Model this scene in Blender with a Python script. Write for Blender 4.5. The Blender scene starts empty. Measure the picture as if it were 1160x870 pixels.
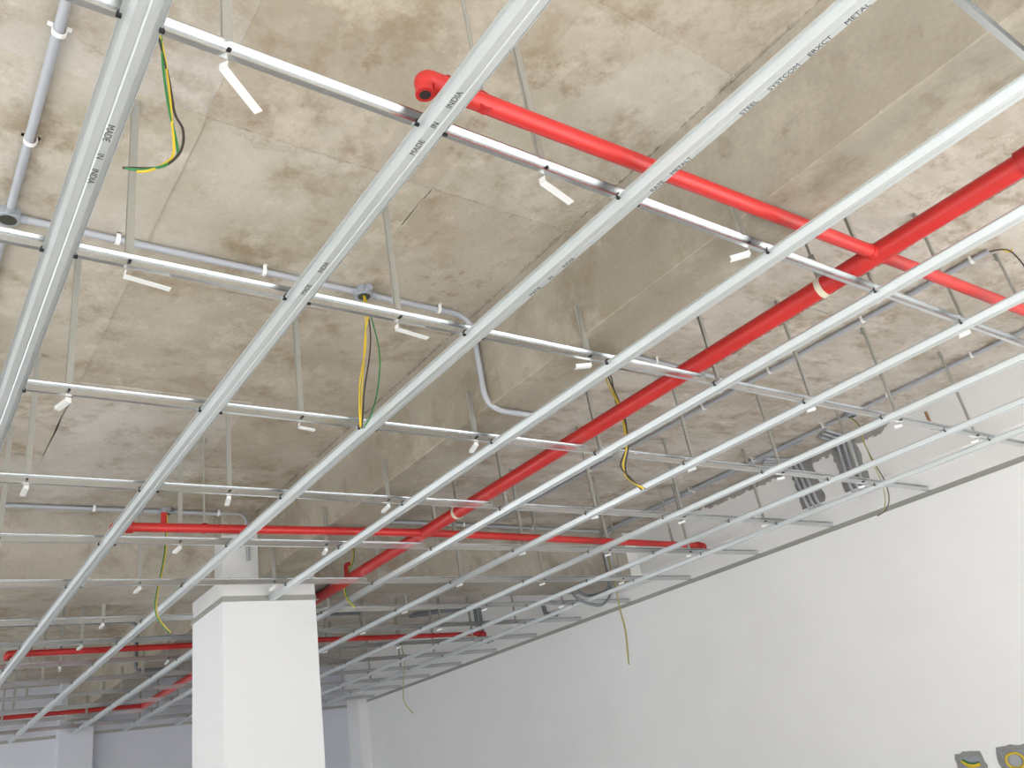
import bpy, bmesh, math, random
from mathutils import Vector, Matrix
random.seed(7)
scene = bpy.context.scene
C = scene.collection

# ------------------------------------------------------------ camera, sky, exposure
CZ = 1.6                       # eye height; heights below are given above the floor
cam_d = bpy.data.cameras.new('camera'); cam = bpy.data.objects.new('camera', cam_d); C.objects.link(cam)
cam_d.sensor_width = 36; cam_d.lens = 36 * 927.83 / 1160; cam_d.clip_start = 0.02
F = Vector((0.58394133, 0.69166015, 0.42499267)); R_ = Vector((0.80091427, -0.57628661, -0.16257329)); U = Vector((-0.13247212, -0.43531596, 0.89047805))
m = Matrix((R_, U, -F)).transposed().to_4x4(); m.translation = (0, 0, CZ); cam.matrix_world = m
scene.camera = cam
w = bpy.data.worlds.new('overcast_sky'); scene.world = w; w.use_nodes = True
bg = w.node_tree.nodes['Background']; bg.inputs[0].default_value = (0.92, 0.965, 1.0, 1); bg.inputs[1].default_value = 2.5
sun_d = bpy.data.lights.new('sun', 'SUN'); sun_d.energy = 30; sun_d.angle = math.radians(1.5); sun_d.color = (1, .98, .95)
sun = bpy.data.objects.new('sun', sun_d); C.objects.link(sun); sun.rotation_euler = (math.radians(58), 0, math.radians(-30))   # low sun through the windows behind the viewer, falling on the floor
vs = scene.view_settings; vs.view_transform = 'Standard'; vs.look = 'None'; vs.gamma = 1; vs.use_curve_mapping = False; vs.exposure = 0.16

# ------------------------------------------------------------ materials
def srgb(r, g, b):
    f = lambda c: (c / 255 / 12.92) if c / 255 <= 0.04045 else ((c / 255 + 0.055) / 1.055) ** 2.4
    return (f(r), f(g), f(b), 1)
def new_mat(name, col=(.8, .8, .8, 1), rough=.6, metal=0.0):
    mt = bpy.data.materials.new(name); mt.use_nodes = True
    b = mt.node_tree.nodes['Principled BSDF']
    b.inputs['Base Color'].default_value = col; b.inputs['Roughness'].default_value = rough; b.inputs['Metallic'].default_value = metal
    return mt, mt.node_tree.nodes, mt.node_tree.links, b
def noise(N, L, vec, scale, detail=5, rough=.6, sc=None):
    n = N.new('ShaderNodeTexNoise'); n.inputs['Scale'].default_value = scale; n.inputs['Detail'].default_value = detail; n.inputs['Roughness'].default_value = rough
    if sc:
        mp = N.new('ShaderNodeMapping'); mp.inputs['Scale'].default_value = sc; L.new(vec, mp.inputs[0]); L.new(mp.outputs[0], n.inputs['Vector'])
    else: L.new(vec, n.inputs['Vector'])
    return n.outputs[0]
def ramp(N, L, fac, stops):
    r = N.new('ShaderNodeValToRGB'); e = r.color_ramp.elements
    while len(e) < len(stops): e.new(0.5)
    for el, (p, c) in zip(e, stops): el.position = p; el.color = c
    L.new(fac, r.inputs[0]); return r.outputs[0]
def mix(N, L, fac, a, b, mode='MIX'):
    x = N.new('ShaderNodeMix'); x.data_type = 'RGBA'; x.blend_type = mode
    for v, s in ((fac, 0), (a, 6), (b, 7)):
        if isinstance(v, (int, float)): x.inputs[s].default_value = v
        elif isinstance(v, tuple): x.inputs[s].default_value = v
        else: L.new(v, x.inputs[s])
    return x.outputs[2]
def mth(N, L, op, a, b=0.0, c=0.0):
    x = N.new('ShaderNodeMath'); x.operation = op
    for i, v in enumerate((a, b, c)):
        if isinstance(v, (int, float)): x.inputs[i].default_value = v
        else: L.new(v, x.inputs[i])
    return x.outputs[0]
def bump(N, L, h, b, st=.3, d=.01):
    x = N.new('ShaderNodeBump'); x.inputs['Strength'].default_value = st; x.inputs['Distance'].default_value = d
    L.new(h, x.inputs['Height']); L.new(x.outputs[0], b.inputs['Normal'])
W1, B1 = (1, 1, 1, 1), (0, 0, 0, 1)

def concrete(name, base, pale, brown, dark=.55, streak=(1, 1, 1), paint=None):
    mt, N, L, b = new_mat(name, rough=.9)
    tc = N.new('ShaderNodeTexCoord'); v = tc.outputs['Object']
    a = noise(N, L, v, 1.6, 6, .62, streak); c2 = noise(N, L, v, 4.5, 7, .7, streak); c3 = noise(N, L, v, 55, 4, .6)
    col = mix(N, L, ramp(N, L, a, [(.40, B1), (.62, W1)]), base, pale)
    col = mix(N, L, ramp(N, L, c2, [(.50, B1), (.66, (.85, .85, .85, 1))]), col, brown)
    e = noise(N, L, v, 2.6, 8, .72, (streak[0] * 1.3, streak[1], 1)); wp = noise(N, L, v, 11, 6, .7, streak)
    col = mix(N, L, ramp(N, L, mth(N, L, 'ADD', mth(N, L, 'MULTIPLY', e, .7), mth(N, L, 'MULTIPLY', wp, .3)), [(.52, B1), (.62, (.6, .6, .6, 1))]), col, tuple(min(1, k * 1.22) for k in pale[:3]) + (1,))
    rs = noise(N, L, v, 1.9, 9, .78, (1, 1, 1.5))
    col = mix(N, L, ramp(N, L, rs, [(.60, B1), (.66, (.55, .55, .55, 1)), (.70, B1)]), col, srgb(140, 112, 84))
    sp = noise(N, L, v, 9, 8, .75)
    col = mix(N, L, ramp(N, L, sp, [(.64, B1), (.74, (dark, dark, dark, 1))]), col, srgb(96, 84, 70))
    col = mix(N, L, .12, col, c3, 'OVERLAY')
    L.new(col, b.inputs['Base Color'])
    hh = mix(N, L, .5, c2, c3); bump(N, L, hh, b, .35, .012)
    if paint: paint(N, L, b, v, col)
    return mt
def paint_over(white, expr):
    def fn(N, L, b, v, col):
        s = N.new('ShaderNodeSeparateXYZ'); L.new(v, s.inputs[0])
        nz = noise(N, L, v, 14, 6, .7); nb = noise(N, L, v, 3.2, 3, .5)
        mask = expr(N, L, s.outputs[0], s.outputs[1], s.outputs[2], nz, nb)
        L.new(mix(N, L, mask, col, white), b.inputs['Base Color'])
    return fn
def step(N, L, v, e, wd=.01): return mth(N, L, 'SMOOTH_MIN', 1.0, mth(N, L, 'MAXIMUM', mth(N, L, 'DIVIDE', mth(N, L, 'SUBTRACT', v, e), wd), 0.0), 0.0)

TAN, PALE, BROWN = srgb(175, 167, 151), srgb(195, 189, 179), srgb(152, 137, 115)
M = {}
M['slab'] = concrete('slab_concrete', TAN, PALE, BROWN, .5)
M['slab_streaky'] = concrete('streaky_slab_concrete', srgb(180, 171, 158), srgb(202, 195, 187), srgb(156, 140, 121), .6, (1, 2.2, 1))
M['slab_brown'] = concrete('brown_slab_concrete', srgb(169, 159, 143), srgb(188, 180, 167), srgb(150, 133, 111), .5)
M['slab_pale'] = concrete('pale_slab_concrete', srgb(178, 171, 160), srgb(197, 192, 186), srgb(158, 145, 127), .5)
M['joint'] = concrete('dark_joint_concrete', srgb(128, 120, 109), srgb(150, 142, 130), srgb(100, 90, 78), .9)
M['beam'] = concrete('beam_concrete', srgb(150, 142, 128), srgb(164, 157, 144), srgb(138, 127, 110), .55)
M['seam'] = concrete('seam_concrete', srgb(160, 150, 137), srgb(176, 168, 156), srgb(136, 119, 99), .7)
M['mortar'] = concrete('grey_mortar', srgb(140, 140, 140), srgb(160, 160, 160), srgb(120, 120, 120), .5)
WHITE = srgb(240, 240, 240)
M['cross_beam'] = concrete('cross_beam_concrete', srgb(164, 157, 146), srgb(178, 171, 160), srgb(148, 138, 122), .5,
    paint=paint_over(WHITE, lambda N, L, x, y, z, nz, nb: step(N, L, mth(N, L, 'ADD', x, mth(N, L, 'MULTIPLY', nz, .04)), 5.44)))
M['column'] = concrete('column_concrete', srgb(160, 152, 140), srgb(176, 168, 156), srgb(140, 130, 116), .5,
    paint=paint_over(srgb(226, 227, 229), lambda N, L, x, y, z, nz, nb: step(N, L, mth(N, L, 'SUBTRACT', 3.36, z), mth(N, L, 'MULTIPLY', nb, .16), .008)))
def ledge_mask(N, L, x, y, z, nz, nb):
    inside = mth(N, L, 'MULTIPLY', step(N, L, y, 2.45, .25), step(N, L, mth(N, L, 'SUBTRACT', 4.75, y), 0.0, .5))
    edge = mth(N, L, 'SUBTRACT', 3.425, mth(N, L, 'MULTIPLY', inside, mth(N, L, 'MULTIPLY', nz, .15)))
    return step(N, L, mth(N, L, 'SUBTRACT', edge, z), 0.0, .006)
M['ledge'] = concrete('part_painted_wall_beam', srgb(160, 155, 152), srgb(174, 169, 166), srgb(146, 139, 134), .4, paint=paint_over(WHITE, ledge_mask))
def plain(name, col, rough, metal=0., nscale=0, amt=.08, bmp=0):
    mt, N, L, b = new_mat(name, col, rough, metal)
    tc = N.new('ShaderNodeTexCoord')
    if nscale:
        n = noise(N, L, tc.outputs['Object'], nscale, 5, .6)
        L.new(mix(N, L, amt, col, ramp(N, L, n, [(.3, (.25, .25, .25, 1)), (.7, W1)]), 'MULTIPLY'), b.inputs['Base Color'])
        if bmp: bump(N, L, n, b, bmp, .004)
    return mt
M['wall'] = plain('white_wall_paint', WHITE, .65, 0, 2.2, .05, .05)
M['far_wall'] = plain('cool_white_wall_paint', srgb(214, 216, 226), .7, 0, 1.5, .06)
M['floor'] = plain('pale_cement_floor', srgb(206, 205, 202), .55, 0, 3, .2)
def metal(name, col, rough, mtl, sc):
    mt, N, L, b = new_mat(name, col, rough, mtl)
    tc = N.new('ShaderNodeTexCoord'); v = tc.outputs['Object']
    n = noise(N, L, v, 5, 4, .6, sc); g = noise(N, L, v, 90, 2, .5)
    c = mix(N, L, .10, col, ramp(N, L, n, [(.3, (.45, .46, .47, 1)), (.7, W1)]), 'MULTIPLY')
    L.new(mix(N, L, .06, c, g, 'OVERLAY'), b.inputs['Base Color'])
    L.new(mth(N, L, 'ADD', rough - .06, mth(N, L, 'MULTIPLY', n, .12)), b.inputs['Roughness'])
    return mt
M['galv'] = metal('galvanised_furring_steel', srgb(214, 219, 220), .42, .6, (6, .6, 6))
M['galv2'] = metal('galvanised_carrying_steel', srgb(214, 217, 219), .24, .95, (.6, 6, 6))
M['strip'] = metal('dull_hanger_steel', srgb(176, 176, 170), .5, .55, (6, 6, .6))
M['tail'] = metal('bright_hanger_tail_steel', srgb(236, 238, 238), .45, .3, (3, 3, 3))
M['rusty'] = plain('rusty_strap', srgb(164, 128, 98), .8, .1, 20, .4)
M['wire_dark'] = plain('dark_iron_wire', srgb(50, 50, 52), .5, .5)
M['red'] = plain('red_pipe_paint', srgb(194, 46, 44), .38, 0, 8, .14)
M['red_dark'] = plain('dark_red_fitting_paint', srgb(176, 36, 38), .45, 0, 10, .2)
M['bore'] = plain('pipe_bore', srgb(50, 40, 40), .8)
M['cream'] = plain('cream_strap', srgb(214, 206, 186), .6, 0, 20, .1)
M['pvc'] = plain('grey_pvc_conduit', srgb(172, 176, 184), .4, 0, 6, .08)
M['pvc_dark'] = plain('dark_grey_conduit', srgb(122, 128, 134), .45, 0, 6, .1)
M['clip'] = plain('white_plastic_clip', srgb(240, 240, 240), .5)
M['box'] = plain('grey_plastic_box', srgb(150, 156, 164), .5)
M['hole'] = plain('dark_box_mouth', srgb(60, 62, 50), .8)
M['green'] = plain('green_wire', srgb(44, 122, 66), .45)
M['yellow'] = plain('yellow_wire', srgb(214, 186, 50), .45)
M['black'] = plain('black_wire', srgb(58, 50, 48), .5)
M['olive'] = plain('pale_olive_wire', srgb(166, 158, 96), .5)
M['ink'] = plain('black_ink', srgb(70, 70, 74), .7)
M['bluegrey'] = plain('blue_grey_duct', srgb(130, 136, 150), .6, 0, 5, .1)

# ------------------------------------------------------------ builders
def link(o, parent=None):
    C.objects.link(o)
    if parent: o.parent = parent
    return o
def mesh(name, V, Fc, mat, parent=None, smooth=False):
    me = bpy.data.meshes.new(name); me.from_pydata([tuple(v) for v in V], [], Fc); me.update()
    bm = bmesh.new(); bm.from_mesh(me); bmesh.ops.recalc_face_normals(bm, faces=bm.faces); bm.to_mesh(me); bm.free()
    if smooth:
        for p in me.polygons: p.use_smooth = True
        me.set_sharp_from_angle(angle=math.radians(40))
    me.materials.append(M[mat]); return link(bpy.data.objects.new(name, me), parent)
def tag(o, label, cat, group=None, kind=None):
    o['label'] = label; o['category'] = cat
    if group: o['group'] = group
    if kind: o['kind'] = kind
    return o
def empty(name, loc=(0, 0, 0)):
    o = bpy.data.objects.new(name, None); o.empty_display_size = .05; C.objects.link(o); o.location = loc
    return o
def boxg(a, b):
    (x0, y0, z0), (x1, y1, z1) = a, b
    V = [(x0, y0, z0), (x1, y0, z0), (x1, y1, z0), (x0, y1, z0), (x0, y0, z1), (x1, y0, z1), (x1, y1, z1), (x0, y1, z1)]
    return V, [(0, 3, 2, 1), (4, 5, 6, 7), (0, 1, 5, 4), (1, 2, 6, 5), (2, 3, 7, 6), (3, 0, 4, 7)]
def join(parts):
    V, Fc = [], []
    for v, f in parts:
        n = len(V); V += list(v); Fc += [tuple(i + n for i in q) for q in f]
    return V, Fc
def prism(prof, axis, t0, t1):
    n = len(prof); V = []
    for t in (t0, t1):
        for a, b in prof: V.append((a, t, b) if axis == 'Y' else (t, a, b))
    Fc = [(i, (i + 1) % n, n + (i + 1) % n, n + i) for i in range(n)]
    # cap an open-sheet profile with quads between its two skins
    h = n // 2
    for s in (0, n):
        for i in range(h - 1): Fc.append((s + i, s + i + 1, s + n - 2 - i, s + n - 1 - i))
    return V, Fc
def sheet(line, th):
    off = []
    for i, (a, b) in enumerate(line):
        d = Vector((0, 0))
        if i > 0: e = Vector((line[i][0] - line[i - 1][0], line[i][1] - line[i - 1][1])).normalized(); d += Vector((-e.y, e.x))
        if i < len(line) - 1: e = Vector((line[i + 1][0] - line[i][0], line[i + 1][1] - line[i][1])).normalized(); d += Vector((-e.y, e.x))
        d.normalize(); off.append((a + d.x * th, b + d.y * th))
    return list(line) + off[::-1]
def fillet(P, r, n=6):
    P = [Vector(p) for p in P]; out = [P[0]]
    for i in range(1, len(P) - 1):
        a, b, c = P[i - 1], P[i], P[i + 1]
        d1, d2 = (a - b), (c - b); k = min(r, d1.length * .49, d2.length * .49)
        p, q = b + d1.normalized() * k, b + d2.normalized() * k
        for j in range(n + 1):
            t = j / n; out.append(p * (1 - t) ** 2 + b * 2 * t * (1 - t) + q * t * t)
    out.append(P[-1]); return out
def smooth_path(P, n=6):
    P = [Vector(p) for p in P]; out = []
    for i in range(len(P) - 1):
        p0, p1, p2, p3 = P[max(i - 1, 0)], P[i], P[i + 1], P[min(i + 2, len(P) - 1)]
        for j in range(n):
            t = j / n
            out.append(.5 * ((2 * p1) + (p2 - p0) * t + (2 * p0 - 5 * p1 + 4 * p2 - p3) * t * t + (3 * p1 - p0 - 3 * p2 + p3) * t ** 3))
    out.append(P[-1]); return out
def tubeg(P, r, n=12, cap=True):
    P = [Vector(p) for p in P]; rr = r if isinstance(r, list) else [r] * len(P)
    t = (P[1] - P[0]).normalized(); u = t.orthogonal().normalized(); V, Fc = [], []
    for i, p in enumerate(P):
        if i == 0: tt = t
        elif i == len(P) - 1: tt = (P[i] - P[i - 1]).normalized()
        else: tt = ((P[i] - P[i - 1]).normalized() + (P[i + 1] - P[i]).normalized()).normalized()
        u = (u - tt * u.dot(tt)).normalized(); v = tt.cross(u)
        for k in range(n):
            a = 2 * math.pi * k / n; V.append(p + (u * math.cos(a) + v * math.sin(a)) * rr[i])
    for i in range(len(P) - 1):
        for k in range(n): Fc.append((i * n + k, i * n + (k + 1) % n, (i + 1) * n + (k + 1) % n, (i + 1) * n + k))
    if cap: Fc.append(tuple(range(n))[::-1]); Fc.append(tuple((len(P) - 1) * n + k for k in range(n)))
    return V, Fc
def tube(name, P, r, mat, parent=None, n=12, cap=True): return mesh(name, *tubeg(P, r, n, cap), mat, parent, True)
def Z(dz): return CZ + dz
ORD = ['zeroth', 'first', 'second', 'third', 'fourth', 'fifth', 'sixth', 'seventh', 'eighth', 'ninth', 'tenth', 'eleventh', 'twelfth', 'thirteenth', 'fourteenth', 'fifteenth', 'sixteenth']

# ------------------------------------------------------------ the shell
XL, XR, YB, YF = -5.0, 5.69, -4.2, 11.45
ZS, ZBM, ZG = Z(1.83), Z(1.385), Z(1.25)          # slab soffit, beam soffit, grid plane
BX0, BX1 = 1.93, 2.24                              # long beam
CY0, CY1 = 5.26, 5.72                              # cross beam
XLEDGE = 5.56
tag(mesh('floor', *boxg((XL - .2, YB - .2, -.15), (XR + .2, YF + .2, 0)), 'floor'), 'pale cement floor under the unfinished ceiling', 'floor', kind='structure')
ceil = tag(mesh('ceiling', *boxg((XL - .2, YB - .2, ZS + .003), (XR + .2, YF + .2, ZS + .2)), 'seam'), 'bare tan concrete slab ceiling above the metal grid', 'ceiling', kind='structure')

def panel(x0, x1, y0, y1, dz, mat):
    P = []
    def edge(a, b, n):
        for i in range(n):
            t = i / n; j = random.uniform(-.003, .003) if i else 0
            dx, dy = b[0] - a[0], b[1] - a[1]; l = math.hypot(dx, dy)
            P.append((a[0] + dx * t - dy / l * j, a[1] + dy * t + dx / l * j))
    g = -.0015
    c = [(x0 + g, y0 + g), (x1 - g, y0 + g), (x1 - g, y1 - g), (x0 + g, y1 - g)]
    for k in range(4): edge(c[k], c[(k + 1) % 4], 7)
    n = len(P); V = [(x, y, ZS + dz) for x, y in P] + [(x, y, ZS + .014) for x, y in P]
    Fc = [tuple(range(n))] + [(i, (i + 1) % n, n + (i + 1) % n, n + i) for i in range(n)]
    return mesh('formwork_panel', V, Fc, mat, ceil)
xs_left = [XL, -4.0, -3.23, -2.47, -1.71, -.95, -.19, .57, 1.33, BX0 + .02]
xs_right = [BX1 - .02, 3.51, 4.5, XLEDGE + .02]
ys_near = [YB, -3.3, -2.45, -1.6, -.75, .1, .95, 1.8, 2.65, 3.55, 4.4, CY0 + .02]
ys_far = [CY1 - .02, 6.6, 7.5, 8.4, 9.3, 10.2, YF]
def pick(x, y, mt):
    if mt != 'slab': return mt
    if abs(x - 1.33) < .01 and y >= 1.7 and y < 3.6: return 'slab_brown'
    return random.choice(('slab', 'slab', 'slab_pale', 'slab_brown'))
for xs, mt in ((xs_left, 'slab'), (xs_right, 'slab_streaky')):
    for ys in (ys_near, ys_far):
        for i in range(len(xs) - 1):
            for j in range(len(ys) - 1): panel(xs[i], xs[i + 1], ys[j], ys[j + 1], random.choice((0, 0, .001, -.0015, -.003, .0015)), pick(xs[i], ys[j], mt))

def rough_beam(name, axis, a0, a1, t0, t1, mat, zb, chip_rows=()):
    n = int((t1 - t0) / .012); V, Fc = [], []
    zz = [ZS + .01, (ZS + zb) / 2 + .1, (ZS + zb) / 2 - .1, zb + .03]
    for i in range(n + 1):
        t = t0 + (t1 - t0) * i / n; row = []
        e = .001 + .0035 * max(0, math.sin(t * 7.1) * math.sin(t * 17.3 + 1) + random.uniform(-.3, .5)) + random.uniform(0, .0025)
        for z in zz: row.append((a0 + random.uniform(-.0004, .0004), z))
        row += [(a0, zb + e), (a0 + e, zb), (a0 + .05, zb + random.uniform(-.0002, .0002)), (a1 - .05, zb + random.uniform(-.0002, .0002))]
        e = random.uniform(0, .008)
        row += [(a1 - e, zb), (a1, zb + e), (a1, (ZS + zb) / 2), (a1, ZS + .01)]
        for a, z in row: V.append((a, t, z) if axis == 'Y' else (t, a, z))
    k = 12
    for i in range(n):
        for j in range(k): Fc.append((i * k + j, i * k + (j + 1) % k, (i + 1) * k + (j + 1) % k, (i + 1) * k + j))
    Fc.append(tuple(range(k))); Fc.append(tuple(n * k + j for j in range(k)))
    return mesh(name, V, Fc, mat, ceil)
rough_beam('beam', 'Y', BX0, BX1, YB, 5.115, 'beam', ZBM)
rough_beam('beam', 'Y', BX0, BX1, 5.715, YF, 'beam', ZBM)
rough_beam('beam', 'X', CY0, CY1, XL, 1.705, 'cross_beam', ZBM)
rough_beam('beam', 'X', CY0, CY1, 2.305, XR, 'cross_beam', ZBM)
def fin(axis, a, t0, t1, side, size, mat='seam', z=None):
    """jagged ridge of leaked mortar along a joint"""
    z = z or ZS; n = int((t1 - t0) / .011); V, Fc = [], []
    for i in range(n + 1):
        t = t0 + (t1 - t0) * i / n; s = size * max(.05, .35 + .4 * math.sin(t * 11) * math.sin(t * 23 + 2) + random.gauss(0, .22)); off = random.uniform(-.003, .003)
        for da, dz in ((-s * .9 * side + off, .004), (-s * .3 * side + off, -s * .45), (.006 * side + off, -s * .25), (.006 * side + off, .004)):
            V.append((a + da, t, z + dz) if axis == 'Y' else (t, a + da, z + dz))
    for i in range(n):
        for j in range(4): Fc.append((i * 4 + j, i * 4 + (j + 1) % 4, (i + 1) * 4 + (j + 1) % 4, (i + 1) * 4 + j))
    Fc += [(0, 1, 2, 3), tuple(n * 4 + j for j in range(4))]
    return mesh('mortar_ridge', V, Fc, mat, ceil)
fin('Y', BX0, .2, 5.1, 1, .022, 'joint'); fin('Y', 3.51, .3, 2.6, 1, .016, 'joint'); fin('Y', 1.33, .9, 5.2, 1, .005, 'slab'); fin('Y', .57, 1.2, 5.2, 1, .005, 'slab')
fin('X', 1.80, .55, 1.9, 1, .006); fin('X', .95, 1.3, 1.92, 1, .005); fin('X', CY0, -1, 1.7, 1, .015); fin('X', CY0, 2.3, 5.4, 1, .015)

wr = tag(mesh('wall_right', *boxg((XR, YB, 0), (XR + .2, YF, ZS + .012)), 'wall'), 'long plain white painted wall on the right', 'wall', kind='structure')
mesh('wall_beam', *boxg((XLEDGE, YB, Z(1.44)), (XR + .01, YF, ZS + .012)), 'ledge', wr)
mesh('pilaster', *boxg((5.55, 11.1, 0), (XR + .01, YF, Z(1.44))), 'wall', wr)
wf = tag(mesh('wall_far', *boxg((XL - .2, YF, 0), (XR + .2, YF + .2, ZS + .012)), 'far_wall'), 'cool white wall at the far end of the room', 'wall', kind='structure')
mesh('pilaster', *boxg((1.86, 11.25, 0), (2.22, YF + .01, ZS)), 'far_wall', wf)
def window_wall(name, axis, pos, thick, t0, t1, openings, label):
    zs0, zs1 = .15, 3.05; parts = []
    edges = [t0]
    for a, b in openings: edges += [a, b]
    edges.append(t1)
    def bx(a, b, z0, z1): parts.append(boxg((pos, a, z0), (pos + thick, b, z1)) if axis == 'Y' else boxg((a, pos, z0), (b, pos + thick, z1)))
    for i in range(0, len(edges), 2): bx(edges[i], edges[i + 1], 0, ZS + .012)
    for a, b in openings: bx(a, b, 0, zs0); bx(a, b, zs1, ZS + .012)
    tag(mesh(name, *join(parts), 'wall'), label, 'wall', kind='structure')
window_wall('wall_back', 'X', YB - .2, .2, XL - .2, XR + .2, [(-4.6, -1.5), (-1.2, 2.0), (2.3, 5.3)], 'white wall behind the viewer with three wide open windows')
window_wall('wall_left', 'Y', XL - .2, .2, YB, YF, [(-3.8, .2), (1.0, 3.4), (6.2, 11.2)], 'white wall left of the viewer with three open windows')

CX0, CX1, KY0, KY1 = 1.70, 2.31, 5.11, 5.725
col = tag(mesh('column', *boxg((CX0, KY0, 0), (CX1, KY1, ZS + .01)), 'column'), 'square white painted column rising into the concrete beams', 'column', kind='structure')
bv = col.modifiers.new('bevel', 'BEVEL'); bv.width = .006; bv.segments = 2
# ------------------------------------------------------------ suspended grid
AX = {1: .229, 2: .812, 3: 1.398, 4: 2.010, 5: 2.598, 6: 3.202, 7: 3.84, 8: 4.47, 9: 4.985}
BY = {0: .293, 1: 1.085, 2: 1.812, 3: 2.552, 4: 3.33, 5: 4.048, 6: 4.803, 7: 5.60, 8: 6.32, 9: 7.07, 10: 7.83, 11: 8.58, 12: 9.33, 13: 10.09, 14: 10.84}
WEB, FLG = Z(1.2405), Z(1.2640)
BZ0, BZ1 = Z(1.2665), Z(1.3045)
XS = 1.42                                          # left end of the carrying rows kept inside the room
def hat(x):
    p = [(-.034, FLG - .004), (-.0335, FLG), (-.0245, FLG), (-.0180, WEB), (-.003, WEB), (0, WEB + .0025), (.003, WEB), (.0180, WEB), (.0245, FLG), (.0335, FLG), (.034, FLG - .004)]
    return sheet([(x + a, b) for a, b in p], .0012)
def text_mesh(name, s, size, mat, parent, mw):
    cu = bpy.data.curves.new(name, 'FONT'); cu.body = s; cu.size = size; cu.extrude = .00015; cu.align_x = 'LEFT'
    o = bpy.data.objects.new('tmp', cu); C.objects.link(o)
    dg = bpy.context.evaluated_depsgraph_get(); me = bpy.data.meshes.new_from_object(o.evaluated_get(dg))
    bpy.data.objects.remove(o); me.name = name; me.transform(mw); me.materials.clear(); me.materials.append(M[mat])
    return link(bpy.data.objects.new(name, me), parent)
def print_on(ch, s, x, y, flip, size=.0135):
    """flat black print on the underside of a furring channel"""
    sg = 1 if flip else -1
    mw = Matrix(((0, sg, 0, x), (sg, 0, 0, y), (0, 0, -1, WEB - .0006), (0, 0, 0, 1)))
    t = text_mesh('printed_text', s, size, 'ink', ch, mw); t['label'] = 'black printed lettering'; return t
clip_me = {}
def clip(x, y, parent):
    for s in (-1, 1):
        if s not in clip_me:
            g = join([tubeg([(s * .0355, -.011, FLG - .009), (s * .0365, -.011, FLG + .001), (s * .031, -.0095, BZ0 + .007), (s * .024, -.0085, BZ0 + .012)], .0022, 6), boxg((s * .0350 - .0045, -.015, FLG - .0105), (s * .0350 + .0045, -.008, FLG - .0045))])
            o = mesh('wire_clip', *g, 'wire_dark'); clip_me[s] = o.data; bpy.data.objects.remove(o)
        o = link(bpy.data.objects.new('wire_clip', clip_me[s]), parent); o.location = (x, y, 0)
a_words = {1: 'furthest left, crossing the top left corner', 2: 'second from the left', 3: 'third from the left', 5: 'fifth from the left, passing right of the column', 6: 'sixth from the left', 7: 'seventh from the left', 8: 'second from the white wall', 9: 'nearest the white wall'}
channels = {}
def furring(k, y0, y1, label):
    o = mesh('furring_channel', *prism(hat(AX[k]), 'Y', y0, y1), 'galv')
    tag(o, label, 'metal channel', 'furring channels of the ceiling grid')
    for b, yb in BY.items():
        y = 5.68 if (b == 7 and AX[k] < CX0) else yb
        if y0 + .03 < y < y1 - .03: clip(AX[k], y, o)
    return o
for k in AX:
    if k == 4:
        channels[4] = furring(4, -1.2, KY0 - .004, 'galvanised furring channel, fourth from the left, ending on the white column')
        channels[10] = furring(4, KY1 + .004, YF - .03, 'galvanised furring channel continuing behind the white column')
    else: channels[k] = furring(k, -1.2, YF - .03, 'long galvanised furring channel, ' + a_words[k])
S = .0108
def words(k, lst, flip=False, dx=-.0035):
    for s, y in lst: print_on(channels[k], s, AX[k] + dx, y, flip, .0185)
words(1, [('MADE', 1.318), ('IN', 1.405), ('INDIA', 1.455)], True, .0025)
words(2, [('MADE', 1.145), ('IN', 1.055), ('INDIA', .992)], dx=-.0045)
words(2, [('INDIA', 1.63), ('MADE', 1.74)], dx=-.0045)
words(3, [('METAL', .44), ('ERXCT', .53), ('SYSTCOM', .635), ('STEEL', .715), ('METALT', .935), ('RATE', 1.005)], dx=.0165)
words(3, [('INDIA', 1.36), ('IN', 1.425), ('MADE', 1.515)], dx=.0155)

def cee(y):
    p = [(-.0065, BZ1 - .0035), (-.0065, BZ1), (.0065, BZ1), (.0065, BZ0), (-.0065, BZ0), (-.0065, BZ0 + .0035)]
    return sheet([(y + a, b) for a, b in p], -.0011)
PIPE_X, PIPE_Z, PIPE_R = 2.50, Z(1.3435), .0355
def carrying(y, x0, x1, label, notch=False):
    if notch:
        a, b = PIPE_X + .035, PIPE_X + .13
        parts = [prism(cee(y), 'X', x0, a), prism(cee(y), 'X', b, x1), boxg((a, y - .0065, BZ0), (b, y + .0065, BZ0 + .0012)), boxg((a + .01, y - .0065, BZ0 + .0012), (a + .035, y - .0053, BZ0 + .008)), boxg((a + .05, y - .0065, BZ0 + .0012), (a + .075, y - .0053, BZ0 + .006))]
        V, Fc = join(parts)
    else: V, Fc = prism(cee(y), 'X', x0, x1)
    return tag(mesh('carrying_channel', V, Fc, 'galv2'), label, 'metal channel', 'carrying channels of the ceiling grid')
XE = XR - .004
for b, y in BY.items():
    if b == 0: carrying(y, 1.60, XE, 'shiny carrying channel cutting across the top right corner of the photo'); continue
    if b == 7:
        carrying(5.68, -1.6, CX0 - .004, 'carrying channel butting against the left face of the white column')
        carrying(y, CX1 + .004, XE, 'carrying channel running from the white column to the right wall'); continue
    x0 = {3: AX[1] + .0, 1: -.6, 2: -.9}.get(b, -1.6 - .1 * b)
    lab = 'galvanised carrying channel, %s cross row counted from the camera' % ORD[b + 1]
    if b in (2, 3, 4, 5, 6): lab += ', notched at the red main pipe'
    carrying(y, x0, XE, lab, 2 <= b <= 6)

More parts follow.
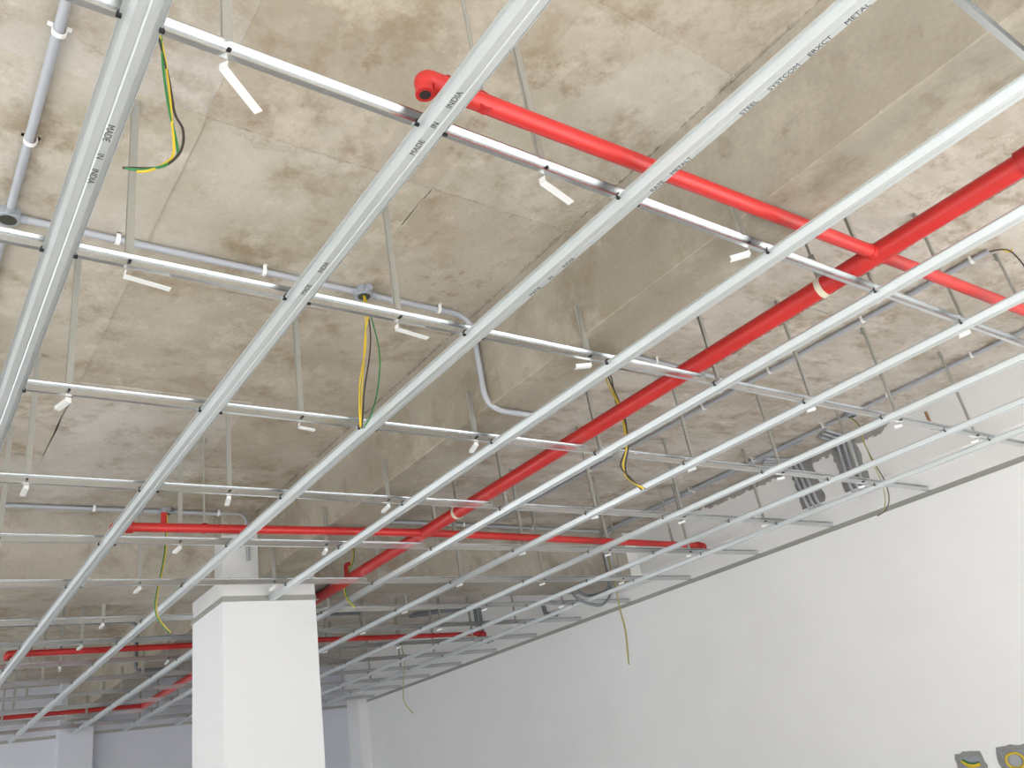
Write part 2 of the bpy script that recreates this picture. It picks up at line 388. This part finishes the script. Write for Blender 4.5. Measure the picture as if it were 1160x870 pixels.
# wall angles
def angle_y(x, y0, y1, side, name, label):
    tag(mesh(name, *prism(sheet([(x, FLG + .012), (x, WEB), (x - side * .015, WEB)], -.0012 * side), 'Y', y0, y1), 'strip'), label, 'wall angle', kind='structure')
angle_y(XR - .0015, -1.2, YF, 1, 'trim_1', 'thin grey wall angle along the top of the white wall')
tag(mesh('trim_2', *prism(sheet([(YF - .0015, FLG + .012), (YF - .0015, WEB), (YF - .026, WEB)], -.0012), 'X', -2, XR - .03), 'strip'), 'thin grey wall angle along the far wall', 'wall angle', kind='structure')
def ring(name, z0, z1, t, label):
    parts = [boxg((CX0 - t, KY0 - t, z0), (CX1 + t, KY0 - .0005, z1)), boxg((CX0 - t, KY1 + .0005, z0), (CX1 + t, KY1 + t, z1)), boxg((CX0 - t, KY0, z0), (CX0 - .0005, KY1, z1)), boxg((CX1 + .0005, KY0, z0), (CX1 + t, KY1, z1))]
    parts += [boxg((CX0 - .02, KY0 - .02, z0), (CX1 + .02, KY0 - t, z0 + .0012)), boxg((CX0 - .02, KY0, z0), (CX0 - t, KY1, z0 + .0012)), boxg((CX1 + t, KY0, z0), (CX1 + .02, KY1, z0 + .0012))]
    tag(mesh(name, *join(parts), 'strip'), label, 'wall angle', kind='structure')
ring('trim_3', WEB, FLG + .012, .0025, 'thin grey wall angle wrapped around the white column')

# hangers
HX = [.385, 1.145, 1.915, 2.63, 3.28, 4.03, 4.86]
hx_words = ['furthest left', 'second from the left', 'fixed to the concrete beam side', 'just right of the red main pipe', 'third from the white wall', 'second from the white wall', 'nearest the white wall']
tails = {(1, 0): 35, (1, 1): 12, (2, 0): 2, (2, 1): 2, (3, 1): -6, (3, 0): 110, (5, 0): 175, (1, 2): 140, (2, 2): 160, (2, 4): 150, (1, 4): 130, (2, 5): 150, (2, 6): 140}
strip_me = {}
def hanger(b, i, x, y, top, label, mat='strip', detail=True):
    root = empty('strip_hanger', (x, y, BZ0))
    tag(root, label, 'hanger', 'strip hangers holding the ceiling grid')
    yo = .0072
    def shared(key, g, mt):
        if key not in strip_me:
            o = mesh(key[0], *g, mt); strip_me[key] = o.data; bpy.data.objects.remove(o)
        return link(bpy.data.objects.new(key[0], strip_me[key]), root)
    h = round(top - BZ0, 3)
    g = join([boxg((-.010, yo, 0), (.010, yo + .0014, h)), boxg((-.010, yo, 0), (-.0088, yo + .010, h))])
    shared(('strip', h, mat), g, mat)
    if top > ZS - .05:
        shared(('top_bracket', h), join([boxg((-.012, yo - .002, h - .03), (.012, yo + .026, h - .028)), boxg((-.012, yo + .0016, h - .03), (.012, yo + .0035, h)), tubeg([(0, yo + .014, h - .04), (0, yo + .014, h + .004)], .004, 6)]), 'strip')
    if detail:
        shared(('screw',), tubeg([(0, -.004, .017), (0, .0054, .017)], [.0045, .0045], 8), 'wire_dark')
        a = tails.get((b, i), random.choice((80, 92, 100)) if i < 3 else random.choice((140, 150, 165)))
        ln = .105 if i < 2 and b < 3 else .055 if i < 3 else .04
        t = shared(('tail', ln), join([boxg((-.006, -.009, -.0185), (ln, .009, -.0172)), boxg((-.006, .0078, -.0172), (ln, .009, -.006)), boxg((-.006, -.009, -.0185), (-.0048, .009, -.0015))]), 'tail')
        t.location = (0, yo + .012, 0); t.rotation_euler = (0, math.radians(random.uniform(4, 10)), math.radians(a))
    return root
for b, y in BY.items():
    if b == 0: continue
    for i, x in enumerate(HX):
        yy = y
        if b == 7 and x < CX0: yy = 5.68
        if b == 7 and CX0 - .05 < x < CX1 + .05: continue
        top = Z(1.50) if i == 2 else ZS + .004
        if CY0 - .03 < yy < CY1 + .03: top = ZBM + .002
        if i == 2 and top < Z(1.45): continue
        if b == 3 and i == 0: pass
        if b >= 12 and i < 1: continue
        if b in (10, 11, 12, 13, 14, 15) and i == 6 and False: continue
        hanger(b, i, x, yy, top, 'strip hanger on the %s cross row, %s' % (ORD[b + 1], hx_words[i]), detail=b <= 9)
hanger(2, 9, 4.36, BY[2], Z(1.372), 'short rusty brown strap on the third cross row close to the white wall', 'rusty', False)

# ------------------------------------------------------------ red sprinkler pipes
BR = .0225; SZ = PIPE_Z
def pipe_root(loc, label): return tag(empty('sprinkler_pipe', loc), label, 'pipe', 'red sprinkler pipes')
def P_(root, name, pts, r, mat='red', n=20, cap=True):
    o = root.location; return tube(name, [Vector(p) - o for p in pts], r, mat, root, n, cap)
main = pipe_root((PIPE_X, .52, SZ), 'thick red main pipe running under the concrete slab toward the column')
P_(main, 'pipe', [(PIPE_X, -.6, SZ), (PIPE_X, 10.3, SZ)], PIPE_R, n=28)
for y in (.46, 5.62): P_(main, 'coupling', [(PIPE_X, y, SZ), (PIPE_X, y + .06, SZ)], PIPE_R + .007, 'red_dark', 28)
for y in (.995, 3.985, 6.95): P_(main, 'tee_collar', [(PIPE_X - .048, y, SZ), (PIPE_X + .048, y, SZ)], BR + .0025, 'red', 20)
P_(main, 'stub', fillet([(2.49, 5.0, SZ + .02), (2.49, 5.0, SZ + .10), (2.52, 5.0, SZ + .11)], .02), .014, 'red_dark')
def branch(pts, label, drop_left=True, drop_right=False, stubs=()):
    a, b = Vector(pts[0]), Vector(pts[1]); root = pipe_root(a, label)
    P_(root, 'pipe', [a, b], BR)
    d = (b - a).normalized()
    for end, sg, on in ((a, -1, drop_left), (b, 1, drop_right)):
        if not on: continue
        e = end + d * sg * .022
        pth = fillet([end - d * sg * .05, e, e + Vector((0, 0, -.040))], .036, 8)
        P_(root, 'elbow', pth, [BR + .004 - .009 * (q / (len(pth) - 1)) ** 2 for q in range(len(pth))], 'red')
        P_(root, 'collar', [end - d * sg * .062, end - d * sg * .030], BR + .007, 'red_dark', 20)
        P_(root, 'outlet_rim', [e + Vector((0, 0, -.034)), e + Vector((0, 0, -.042))], BR - .002, 'red', 20)
        P_(root, 'bore', [e + Vector((0, 0, -.040)), e + Vector((0, 0, -.0425))], BR - .010, 'bore', 16)
    for s in stubs:
        q = a + d * s; P_(root, 'stub', [q, q + Vector((0, 0, .075))], .014, 'red_dark')
    return root
branch([(.80, 1.03, SZ), (PIPE_X - .03, .995, SZ)], 'red branch pipe crossing below the long concrete beam, open elbow at its left end')
branch([(PIPE_X + .03, .993, SZ), (5.2, .945, SZ)], 'red branch pipe from the main pipe toward the right edge of the photo', False, True)
branch([(.86, 4.035, SZ), (PIPE_X - .03, 3.985, SZ)], 'red branch pipe passing in front of the white column', True, False, (.2,))
branch([(PIPE_X + .03, 3.985, SZ), (5.06, 4.095, SZ)], 'red branch pipe ending in an elbow near the white wall', False, True)
branch([(.80, 6.92, SZ), (PIPE_X - .03, 6.95, SZ)], 'distant red branch pipe left of the white column', True, False)
branch([(PIPE_X + .03, 6.95, SZ), (5.02, 7.12, SZ)], 'distant red branch pipe right of the white column', False, True)
branch([(.9, 10.12, SZ), (PIPE_X - .03, 10.15, SZ)], 'farthest red branch pipe near the far wall', True, False)
def pipe_hanger(x, y, r, label, strap='cream', top=None):
    root = tag(empty('pipe_hanger', (x, y, SZ)), label, 'pipe hanger', 'pipe hangers'); top = (top or ZS) - SZ + .003
    n = 20; V, Fc = [], []
    for k in range(n):
        a = 2 * math.pi * k / n
        for rr, yy in ((r + .0005, -.011), (r + .003, -.011), (r + .003, .011), (r + .0005, .011)): V.append((rr * math.cos(a), yy, rr * math.sin(a)))
    for k in range(n):
        for j in range(4): Fc.append((k * 4 + j, k * 4 + (j + 1) % 4, ((k + 1) % n) * 4 + (j + 1) % 4, ((k + 1) % n) * 4 + j))
    mesh('band', V, Fc, strap, root, True)
    mesh('strap', *boxg((-.002, -.011, r + .002), (.002, .011, min(r + .10, top - .004))), 'strip', root)
    if top > r + .12:
        tube('rod', [(0, 0, r + .085), (0, 0, top)], .005, 'strip', root, 8)
        tube('anchor', [(0, 0, top - .03), (0, 0, top)], .011, 'strip', root, 8)
pipe_hanger(PIPE_X, 1.209, PIPE_R, 'cream band hanger around the red main pipe beside the first pipe crossing')
pipe_hanger(PIPE_X, 3.62, PIPE_R, 'band hanger on the red main pipe before the second pipe crossing')
pipe_hanger(.93, 1.026, BR, 'rod hanger near the open elbow of the nearest red branch pipe', 'red_dark')
pipe_hanger(4.72, 4.08, BR, 'rod hanger near the right elbow of the red pipe by the white wall', 'red_dark')
pipe_hanger(1.25, 4.02, BR, 'rod hanger on the red branch pipe left of the column', 'red_dark')
pipe_hanger(4.4, 7.077, BR, 'rod hanger on the distant red pipe right of the column', 'red_dark')

# ------------------------------------------------------------ conduits
CR = .0125; SC = ZS - CR - .006
def saddle(p, d, parent, r=CR):
    d = Vector(d).normalized(); s = d.cross(Vector((0, 0, 1)))
    if s.length < .1: s = Vector((0, 1, 0))
    s.normalize(); up = s.cross(d).normalized()
    if up.z < 0 and abs(up.z) > .1: up = -up
    V, Fc = [], []; n = 8
    prof = [s * (-r * 1.9) + up * (r + .003), s * (-r * 1.15) + up * (r + .003)] + [s * (-math.cos(math.pi * k / n) * r * 1.2) - up * (math.sin(math.pi * k / n) * r * 1.2) for k in range(n + 1)] + [s * (r * 1.15) + up * (r + .003), s * (r * 1.9) + up * (r + .003)]
    for e in (-.007, .007):
        for q in prof: V.append(Vector(p) + q + d * e)
        for q in prof: V.append(Vector(p) + q * 1.14 + d * e)
    k = len(prof)
    for j in range(k - 1):
        Fc += [(j, j + 1, 2 * k + j + 1, 2 * k + j), (k + j, k + j + 1, 3 * k + j + 1, 3 * k + j), (j, j + 1, k + j + 1, k + j), (2 * k + j, 2 * k + j + 1, 3 * k + j + 1, 3 * k + j)]
    mesh('saddle_clip', V, Fc, 'clip', parent)
def conduit(pts, label, mat='pvc', r=CR, clips=(), fr=.09, n=12):
    o = tag(tube('electrical_conduit', fillet(pts, fr, 8), r, mat, None, n), label, 'conduit', 'electrical conduits')
    for p, d in clips: saddle(p, d, o, r)
    return o
X, Y_, = (1, 0, 0), (0, 1, 0)
conduit([(.172, .2, SC), (.165, 2.40, SC)], 'grey conduit on the slab in the top left corner', clips=[((.170, y, SC), Y_) for y in (1.0, 1.66, 2.08)])
conduit([(.165, 2.50, SC), (.160, 5.1, SC)], 'grey conduit continuing from the left junction box behind the first furring channel', clips=[((.163, 3.4, SC), Y_)])
conduit([(.21, 2.45, SC), (1.35, 2.45, SC)], 'grey conduit between the two junction boxes on the left slab', clips=[((x, 2.45, SC), X) for x in (.48, .98)])
yb = 2.452
conduit([(1.43, yb, SC), (BX0 - .02, yb, SC), (BX0 - .02, yb, ZBM - .018), (BX1 + .02, yb, ZBM - .018), (BX1 + .02, yb, SC), (3.82, 2.53, SC)], 'grey conduit bending down the concrete beam and across its underside', 'pvc', clips=[((1.53, yb, SC), X), ((1.74, yb, SC), X), ((3.10, 2.49, SC), X), ((3.4, 2.505, SC), X)], fr=.10)
conduit([(3.925, 1.09, SC), (3.88, 3.0, SC), (3.84, 5.05, SC)], 'grey conduit along the middle of the right slab, loose wire at its near end', clips=[((3.922, 1.17, SC), Y_), ((3.906, 1.75, SC), Y_), ((3.893, 2.35, SC), Y_), ((3.885, 2.85, SC), Y_), ((3.86, 3.9, SC), Y_)])
conduit([(5.10, .3, SC), (5.13, 3.0, SC), (5.13, 5.16, SC), (5.13, 5.235, SC - .05), (5.13, 5.235, Z(1.43))], 'grey conduit along the slab nearest the white wall, dropping down the cross beam', clips=[((5.105, y, SC), Y_) for y in (1.1, 1.75, 2.32, 2.82, 3.45, 4.1, 4.7)], fr=.06)
conduit([(5.175, 3.05, SC), (5.175, 5.17, SC), (5.19, 5.235, SC - .05), (5.19, 5.235, Z(1.42))], 'second grey conduit paired with the one nearest the white wall', 'pvc', clips=[((5.175, 4.12, SC), Y_), ((5.175, 4.72, SC), Y_)], fr=.06)
conduit([(.20, 5.12, SC), (BX0 - .07, 5.12, SC), (BX0 - .07, 5.09, Z(1.50))], 'grey conduit along the cross beam bending down at the column', clips=[((x, 5.12, SC), X) for x in (.95, 1.68)], fr=.06)
conduit([(2.34, 5.13, SC), (5.06, 5.19, SC)], 'grey conduit along the cross beam right of the column', clips=[((x, 5.13 + (x - 2.34) * .022, SC), X) for x in (2.9, 3.6, 4.3)])
conduit([(.5, 8.1, SC), (BX0 - .02, 8.1, SC), (BX0 - .02, 8.1, ZBM - .018), (BX1 + .02, 8.1, ZBM - .018), (BX1 + .02, 8.1, SC), (4.2, 8.1, SC)], 'far conduit wrapping the beam beyond the column', 'pvc_dark', .016, fr=.08)
# loops hanging from the cross beam
for nm, P in (('outer', [(5.13, 5.235, 1.45), (5.18, 5.30, 1.385), (5.20, 5.34, 1.29), (5.10, 5.38, 1.205), (4.93, 5.42, 1.245), (4.86, 5.46, 1.33), (4.85, 5.48, 1.395)]), ('inner', [(5.19, 5.235, 1.45), (5.15, 5.29, 1.36), (5.14, 5.33, 1.315), (5.06, 5.36, 1.292), (4.96, 5.40, 1.295), (4.91, 5.43, 1.34), (4.90, 5.44, 1.395)])):
    tag(tube('electrical_conduit', smooth_path([(a, b, Z(c)) for a, b, c in P], 6), .012, 'pvc_dark'), nm + ' dark flexible conduit looping under the cross beam', 'conduit', 'electrical conduits')
# conduit drops in the wall beam
XW = XLEDGE - .0135
names = {3.36: 'left chase in the wall beam', 2.98: 'right chase in the wall beam'}
for yc, spread in ((3.36, .045), (2.98, .05)):
    for j in range(3):
        y = yc + (j - 1) * spread
        conduit([(5.2 + .04 * j, y + (.10 if yc > 3.2 else -.06), SC), (XW, y + (.04 if yc > 3.2 else -.02), SC), (XW, y, Z(1.44) - .014), (XR - .02, y - .01, Z(1.43) - .014)], 'grey conduit dropping in the %s, %s of three' % (names[yc], ('nearest the camera', 'middle', 'farthest')[j]), 'pvc', .011, fr=.06)
    # mortar bed behind the drops
    n = 14; V = []
    for i in range(n + 1):
        z = Z(1.442) + (ZS - .002 - Z(1.442)) * i / n
        a, b = yc - .105 + random.uniform(-.012, .012), yc + .10 + random.uniform(-.012, .012)
        V += [(XLEDGE - .006, a, z), (XLEDGE - .006, b, z), (XLEDGE + .004, a, z), (XLEDGE + .004, b, z)]
    Fc = []
    for i in range(n):
        o = i * 4; Fc += [(o, o + 1, o + 5, o + 4), (o + 2, o + 6, o + 7, o + 3), (o, o + 4, o + 6, o + 2), (o + 1, o + 3, o + 7, o + 5)]
    Fc += [(0, 2, 3, 1), (n * 4, n * 4 + 1, n * 4 + 3, n * 4 + 2)]
    mesh('mortar_patch', V, Fc, 'mortar', wr)
conduit([(XW - .01, 1.9, SC), (XW - .01, 2.86, SC)], 'grey conduit tucked along the top of the wall beam', clips=[((XW - .01, y, SC), Y_) for y in (2.1, 2.45, 2.75)])
for j, (y, zt) in enumerate(((7.86, 1.80), (7.95, 1.80))):
    conduit([(4.9, y + .4, SC), (XW - .004, y, SC), (XW - .004, y, Z(1.43) - .012), (XR - .02, y, Z(1.42) - .012)], 'dark distant conduit dropping on the wall beam, %s of two' % ('nearer', 'farther')[j], 'pvc_dark', .02, fr=.05)
conduit([(XW - .004, 6.72, Z(1.55)), (XW - .004, 6.70, Z(1.43) - .012), (XR - .02, 6.66, Z(1.42) - .012)], 'short dark conduit hooked under the wall beam beyond the cross beam', 'pvc_dark', .02, fr=.04)
def jbox(x, y, label, wire_side=0):
    root = tag(empty('junction_box', (x, y, ZS)), label, 'junction box', 'round junction boxes')
    tube('body', [(0, 0, .002), (0, 0, -.030), (0, 0, -.034)], [.036, .036, .032], 'box', root, 20)
    tube('mouth', [(0, 0, -.033), (0, 0, -.0348)], .025, 'hole', root, 16)
    for a in range(4):
        c, s = math.cos(a * math.pi / 2), math.sin(a * math.pi / 2)
        tube('socket', [(c * .03, s * .03, -.0185), (c * .052, s * .052, -.0185)], .0155, 'box', root, 10)
jbox(.165, 2.45, 'grey junction box at the left edge of the photo')
jbox(1.39, 2.45, 'grey junction box with hanging wires beside the concrete beam')
jbox(1.36, 5.12, 'small junction box on the slab left of the column')
jbox(5.14, 2.62, 'junction box on the slab above the wall chases')

# ------------------------------------------------------------ wires
def wires(label, strands, r=.0026, base=(0, 0, 0)):
    root = tag(empty('wire_bundle', base), label, 'wires', 'loose hanging wires')
    for mat, pts in strands:
        tube('wire', smooth_path([(x - base[0], y - base[1], Z(z) - base[2]) for x, y, z in pts], 5), r, mat, root, 7)
y = 1.58; k = 1.58 / 1.62
def sc(P): return [(a * k, y + (i % 3) * .002, c * k) for i, (a, c) in enumerate(P)]
g1 = [(.396, 1.875), (.40, 1.84), (.406, 1.757), (.421, 1.627), (.442, 1.519), (.44, 1.485), (.41, 1.443), (.361, 1.414), (.326, 1.409)]
wires('green, yellow and black wires looped beside the first furring channel', [('green', sc(g1)), ('yellow', sc([(.394, 1.875), (.402, 1.84), (.418, 1.731), (.426, 1.614), (.434, 1.502), (.42, 1.463), (.38, 1.418), (.351, 1.405)])),
    ('black', sc([(.390, 1.875), (.398, 1.84), (.42, 1.732), (.434, 1.623), (.454, 1.582), (.456, 1.533), (.44, 1.482), (.4, 1.436), (.322, 1.408)]))], .0032, (.39, 1.58, ZS))
wires('yellow, brown and green wires hanging from the box beside the beam', [('yellow', [(1.385, 2.445, 1.80), (1.372, 2.42, 1.70), (1.372, 2.43, 1.642), (1.362, 2.43, 1.542), (1.327, 2.43, 1.404), (1.313, 2.43, 1.293), (1.309, 2.43, 1.211)]),
    ('yellow', [(1.39, 2.445, 1.80), (1.385, 2.42, 1.70), (1.37, 2.432, 1.62), (1.345, 2.432, 1.45), (1.325, 2.432, 1.32), (1.312, 2.432, 1.208)]),
    ('black', [(1.39, 2.45, 1.80), (1.391, 2.43, 1.646), (1.379, 2.43, 1.526), (1.342, 2.43, 1.369), (1.324, 2.43, 1.258), (1.316, 2.43, 1.204)]),
    ('green', [(1.395, 2.45, 1.80), (1.405, 2.43, 1.669), (1.421, 2.43, 1.533), (1.398, 2.43, 1.377), (1.357, 2.43, 1.262), (1.323, 2.43, 1.205)])], .0028, (1.39, 2.45, ZS))
b3 = [(2.79, 2.48, 1.80), (2.73, 2.49, 1.72), (2.73, 2.5, 1.653), (2.755, 2.5, 1.535), (2.761, 2.5, 1.418), (2.742, 2.5, 1.301), (2.708, 2.52, 1.208), (2.728, 2.52, 1.144), (2.8, 2.52, 1.096)]
def jig(P, a): return [(p[0] + random.uniform(-a, a), p[1] + random.uniform(-a, a), p[2]) for p in P]
wires('twisted yellow and black wires hanging behind the red main pipe', [('yellow', b3), ('black', jig(b3, .014)), ('yellow', jig(b3, .012)), ('black', jig(b3, .018))], .0036, (2.78, 2.48, ZS))
b4 = [(5.10, 5.19, 1.78), (5.037, 5.12, 1.72), (5.033, 5.1, 1.599), (5.039, 5.1, 1.404), (5.032, 5.1, 1.102), (5.037, 5.1, .918), (4.995, 5.1, .65)]
wires('long pale wires dangling in front of the white wall from the cross beam', [('olive', b4), ('olive', jig(b4, .012)), ('yellow', [(5.10, 5.19, 1.78), (5.05, 5.12, 1.6), (5.06, 5.11, 1.42), (5.12, 5.1, 1.34)])], .004, (5.1, 5.19, ZS))
b5 = [(5.14, 2.63, 1.80), (5.188, 2.62, 1.735), (5.168, 2.62, 1.616), (5.198, 2.62, 1.458), (5.249, 2.62, 1.337), (5.22, 2.62, 1.212), (5.121, 2.62, 1.128), (5.0, 2.62, 1.088)]
wires('pale wires hanging down near the two wall chases', [('olive', b5), ('olive', [(a + .03 * math.sin(i), b + .01, c) for i, (a, b, c) in enumerate(b5)]), ('black', jig(b5, .006))], .003, (5.14, 2.62, ZS))
wires('short wires sprouting from the conduit end near the right edge', [('black', [(3.925, 1.10, 1.812), (3.96, 1.03, 1.79), (4.03, 1.02, 1.74), (4.06, 1.02, 1.67), (4.13, 1.02, 1.62)]), ('yellow', [(3.925, 1.10, 1.812), (3.95, 1.05, 1.80), (3.99, 1.03, 1.785), (4.0, 1.02, 1.80)])], .0035, (3.925, 1.09, ZS))
b7 = [(1.36, 5.12, 1.80), (1.352, 5.1, 1.578), (1.334, 5.1, 1.441), (1.303, 5.1, 1.257), (1.315, 5.1, 1.154), (1.385, 5.1, 1.065)]
wires('yellow green wires hanging from the small box left of the column', [('green', b7), ('yellow', [(a + .008, b, c) for a, b, c in b7])], .0035, (1.36, 5.12, ZS))
b8 = [(2.62, 5.12, 1.81), (2.601, 5.1, 1.535), (2.544, 5.1, 1.411), (2.505, 5.08, 1.302), (2.515, 5.06, 1.219), (2.562, 5.06, 1.17)]
wires('yellow green wires hanging just right of the column', [('yellow', b8), ('green', [(a + .008, b, c) for a, b, c in b8])], .0035, (2.62, 5.12, ZS))
b9 = [(4.56, 8.1, 1.81), (4.563, 8.0, 1.416), (4.577, 8.0, 1.259), (4.539, 8.0, 1.037), (4.529, 8.0, .862), (4.619, 8.0, .74)]
wires('far thin wire dangling in front of the white wall', [('olive', b9)], .006, (4.56, 8.1, ZS))

# ------------------------------------------------------------ chiselled outlet boxes in the wall
def outlet(yc, zc, wd, hg, label, kind):
    root = tag(empty('wall_outlet_box', (XR, yc, zc)), label, 'outlet box', 'open wall outlet boxes')
    # ragged mortar patch
    n = 28; ring_ = []
    for i in range(n):
        a = 2 * math.pi * i / n; c, s = math.cos(a), math.sin(a); q = 1 / max(abs(c) / (wd / 2), abs(s) / (hg / 2))
        q *= random.uniform(.93, 1.05); ring_.append((c * q, s * q))
    V = [(-.004, a, b) for a, b in ring_] + [(.001, a, b) for a, b in ring_]
    mesh('mortar_patch', V, [tuple(range(n))] + [(i, (i + 1) % n, n + (i + 1) % n, n + i) for i in range(n)], 'mortar', root)
    h, ww, t = hg * .36, wd * .36, .004
    mesh('metal_box', *join([boxg((-.010, -ww, h - t), (-.002, ww, h)), boxg((-.010, -ww, -h), (-.002, ww, -h + t)), boxg((-.010, -ww, -h), (-.002, -ww + t, h)), boxg((-.010, ww - t, -h), (-.002, ww, h)), boxg((-.0055, -ww, -h), (-.0045, ww, h))]), 'box', root)
    if kind == 'loop':
        lp = [(-.014, math.cos(a) * ww * .72, h * .35 + math.sin(a) * h * .5) for a in [i * math.pi / 9 for i in range(19)]]
        tube('cable', smooth_path(lp, 3), .007, 'yellow', root, 8)
        tube('knockout', [(-.005, 0, h * .35), (-.008, 0, h * .35)], .035, 'pvc', root, 18)
    else:
        tube('cable', smooth_path([(-.01, ww * .7, h * .75), (-.018, ww * .2, h * .42), (-.018, -ww * .4, h * .33), (-.012, -ww * .9, h * .42)], 5), .011, 'yellow', root, 8)
        tube('cable', smooth_path([(-.01, ww * .6, h * .85), (-.016, ww * .1, h * .55), (-.016, -ww * .5, h * .48), (-.012, -ww * .85, h * .55)], 5), .006, 'green', root, 8)
        tube('pipe_end', [(-.01, ww * .3, -h), (-.012, ww * .1, h * .1)], .014, 'pvc', root, 10)
outlet(2.965, Z(-.45), .19, .22, 'open outlet box with thick yellow cable, left of two at the bottom right', 'thick')
outlet(2.685, Z(-.45), .21, .23, 'open outlet box with a looped yellow cable in the bottom right corner', 'loop')
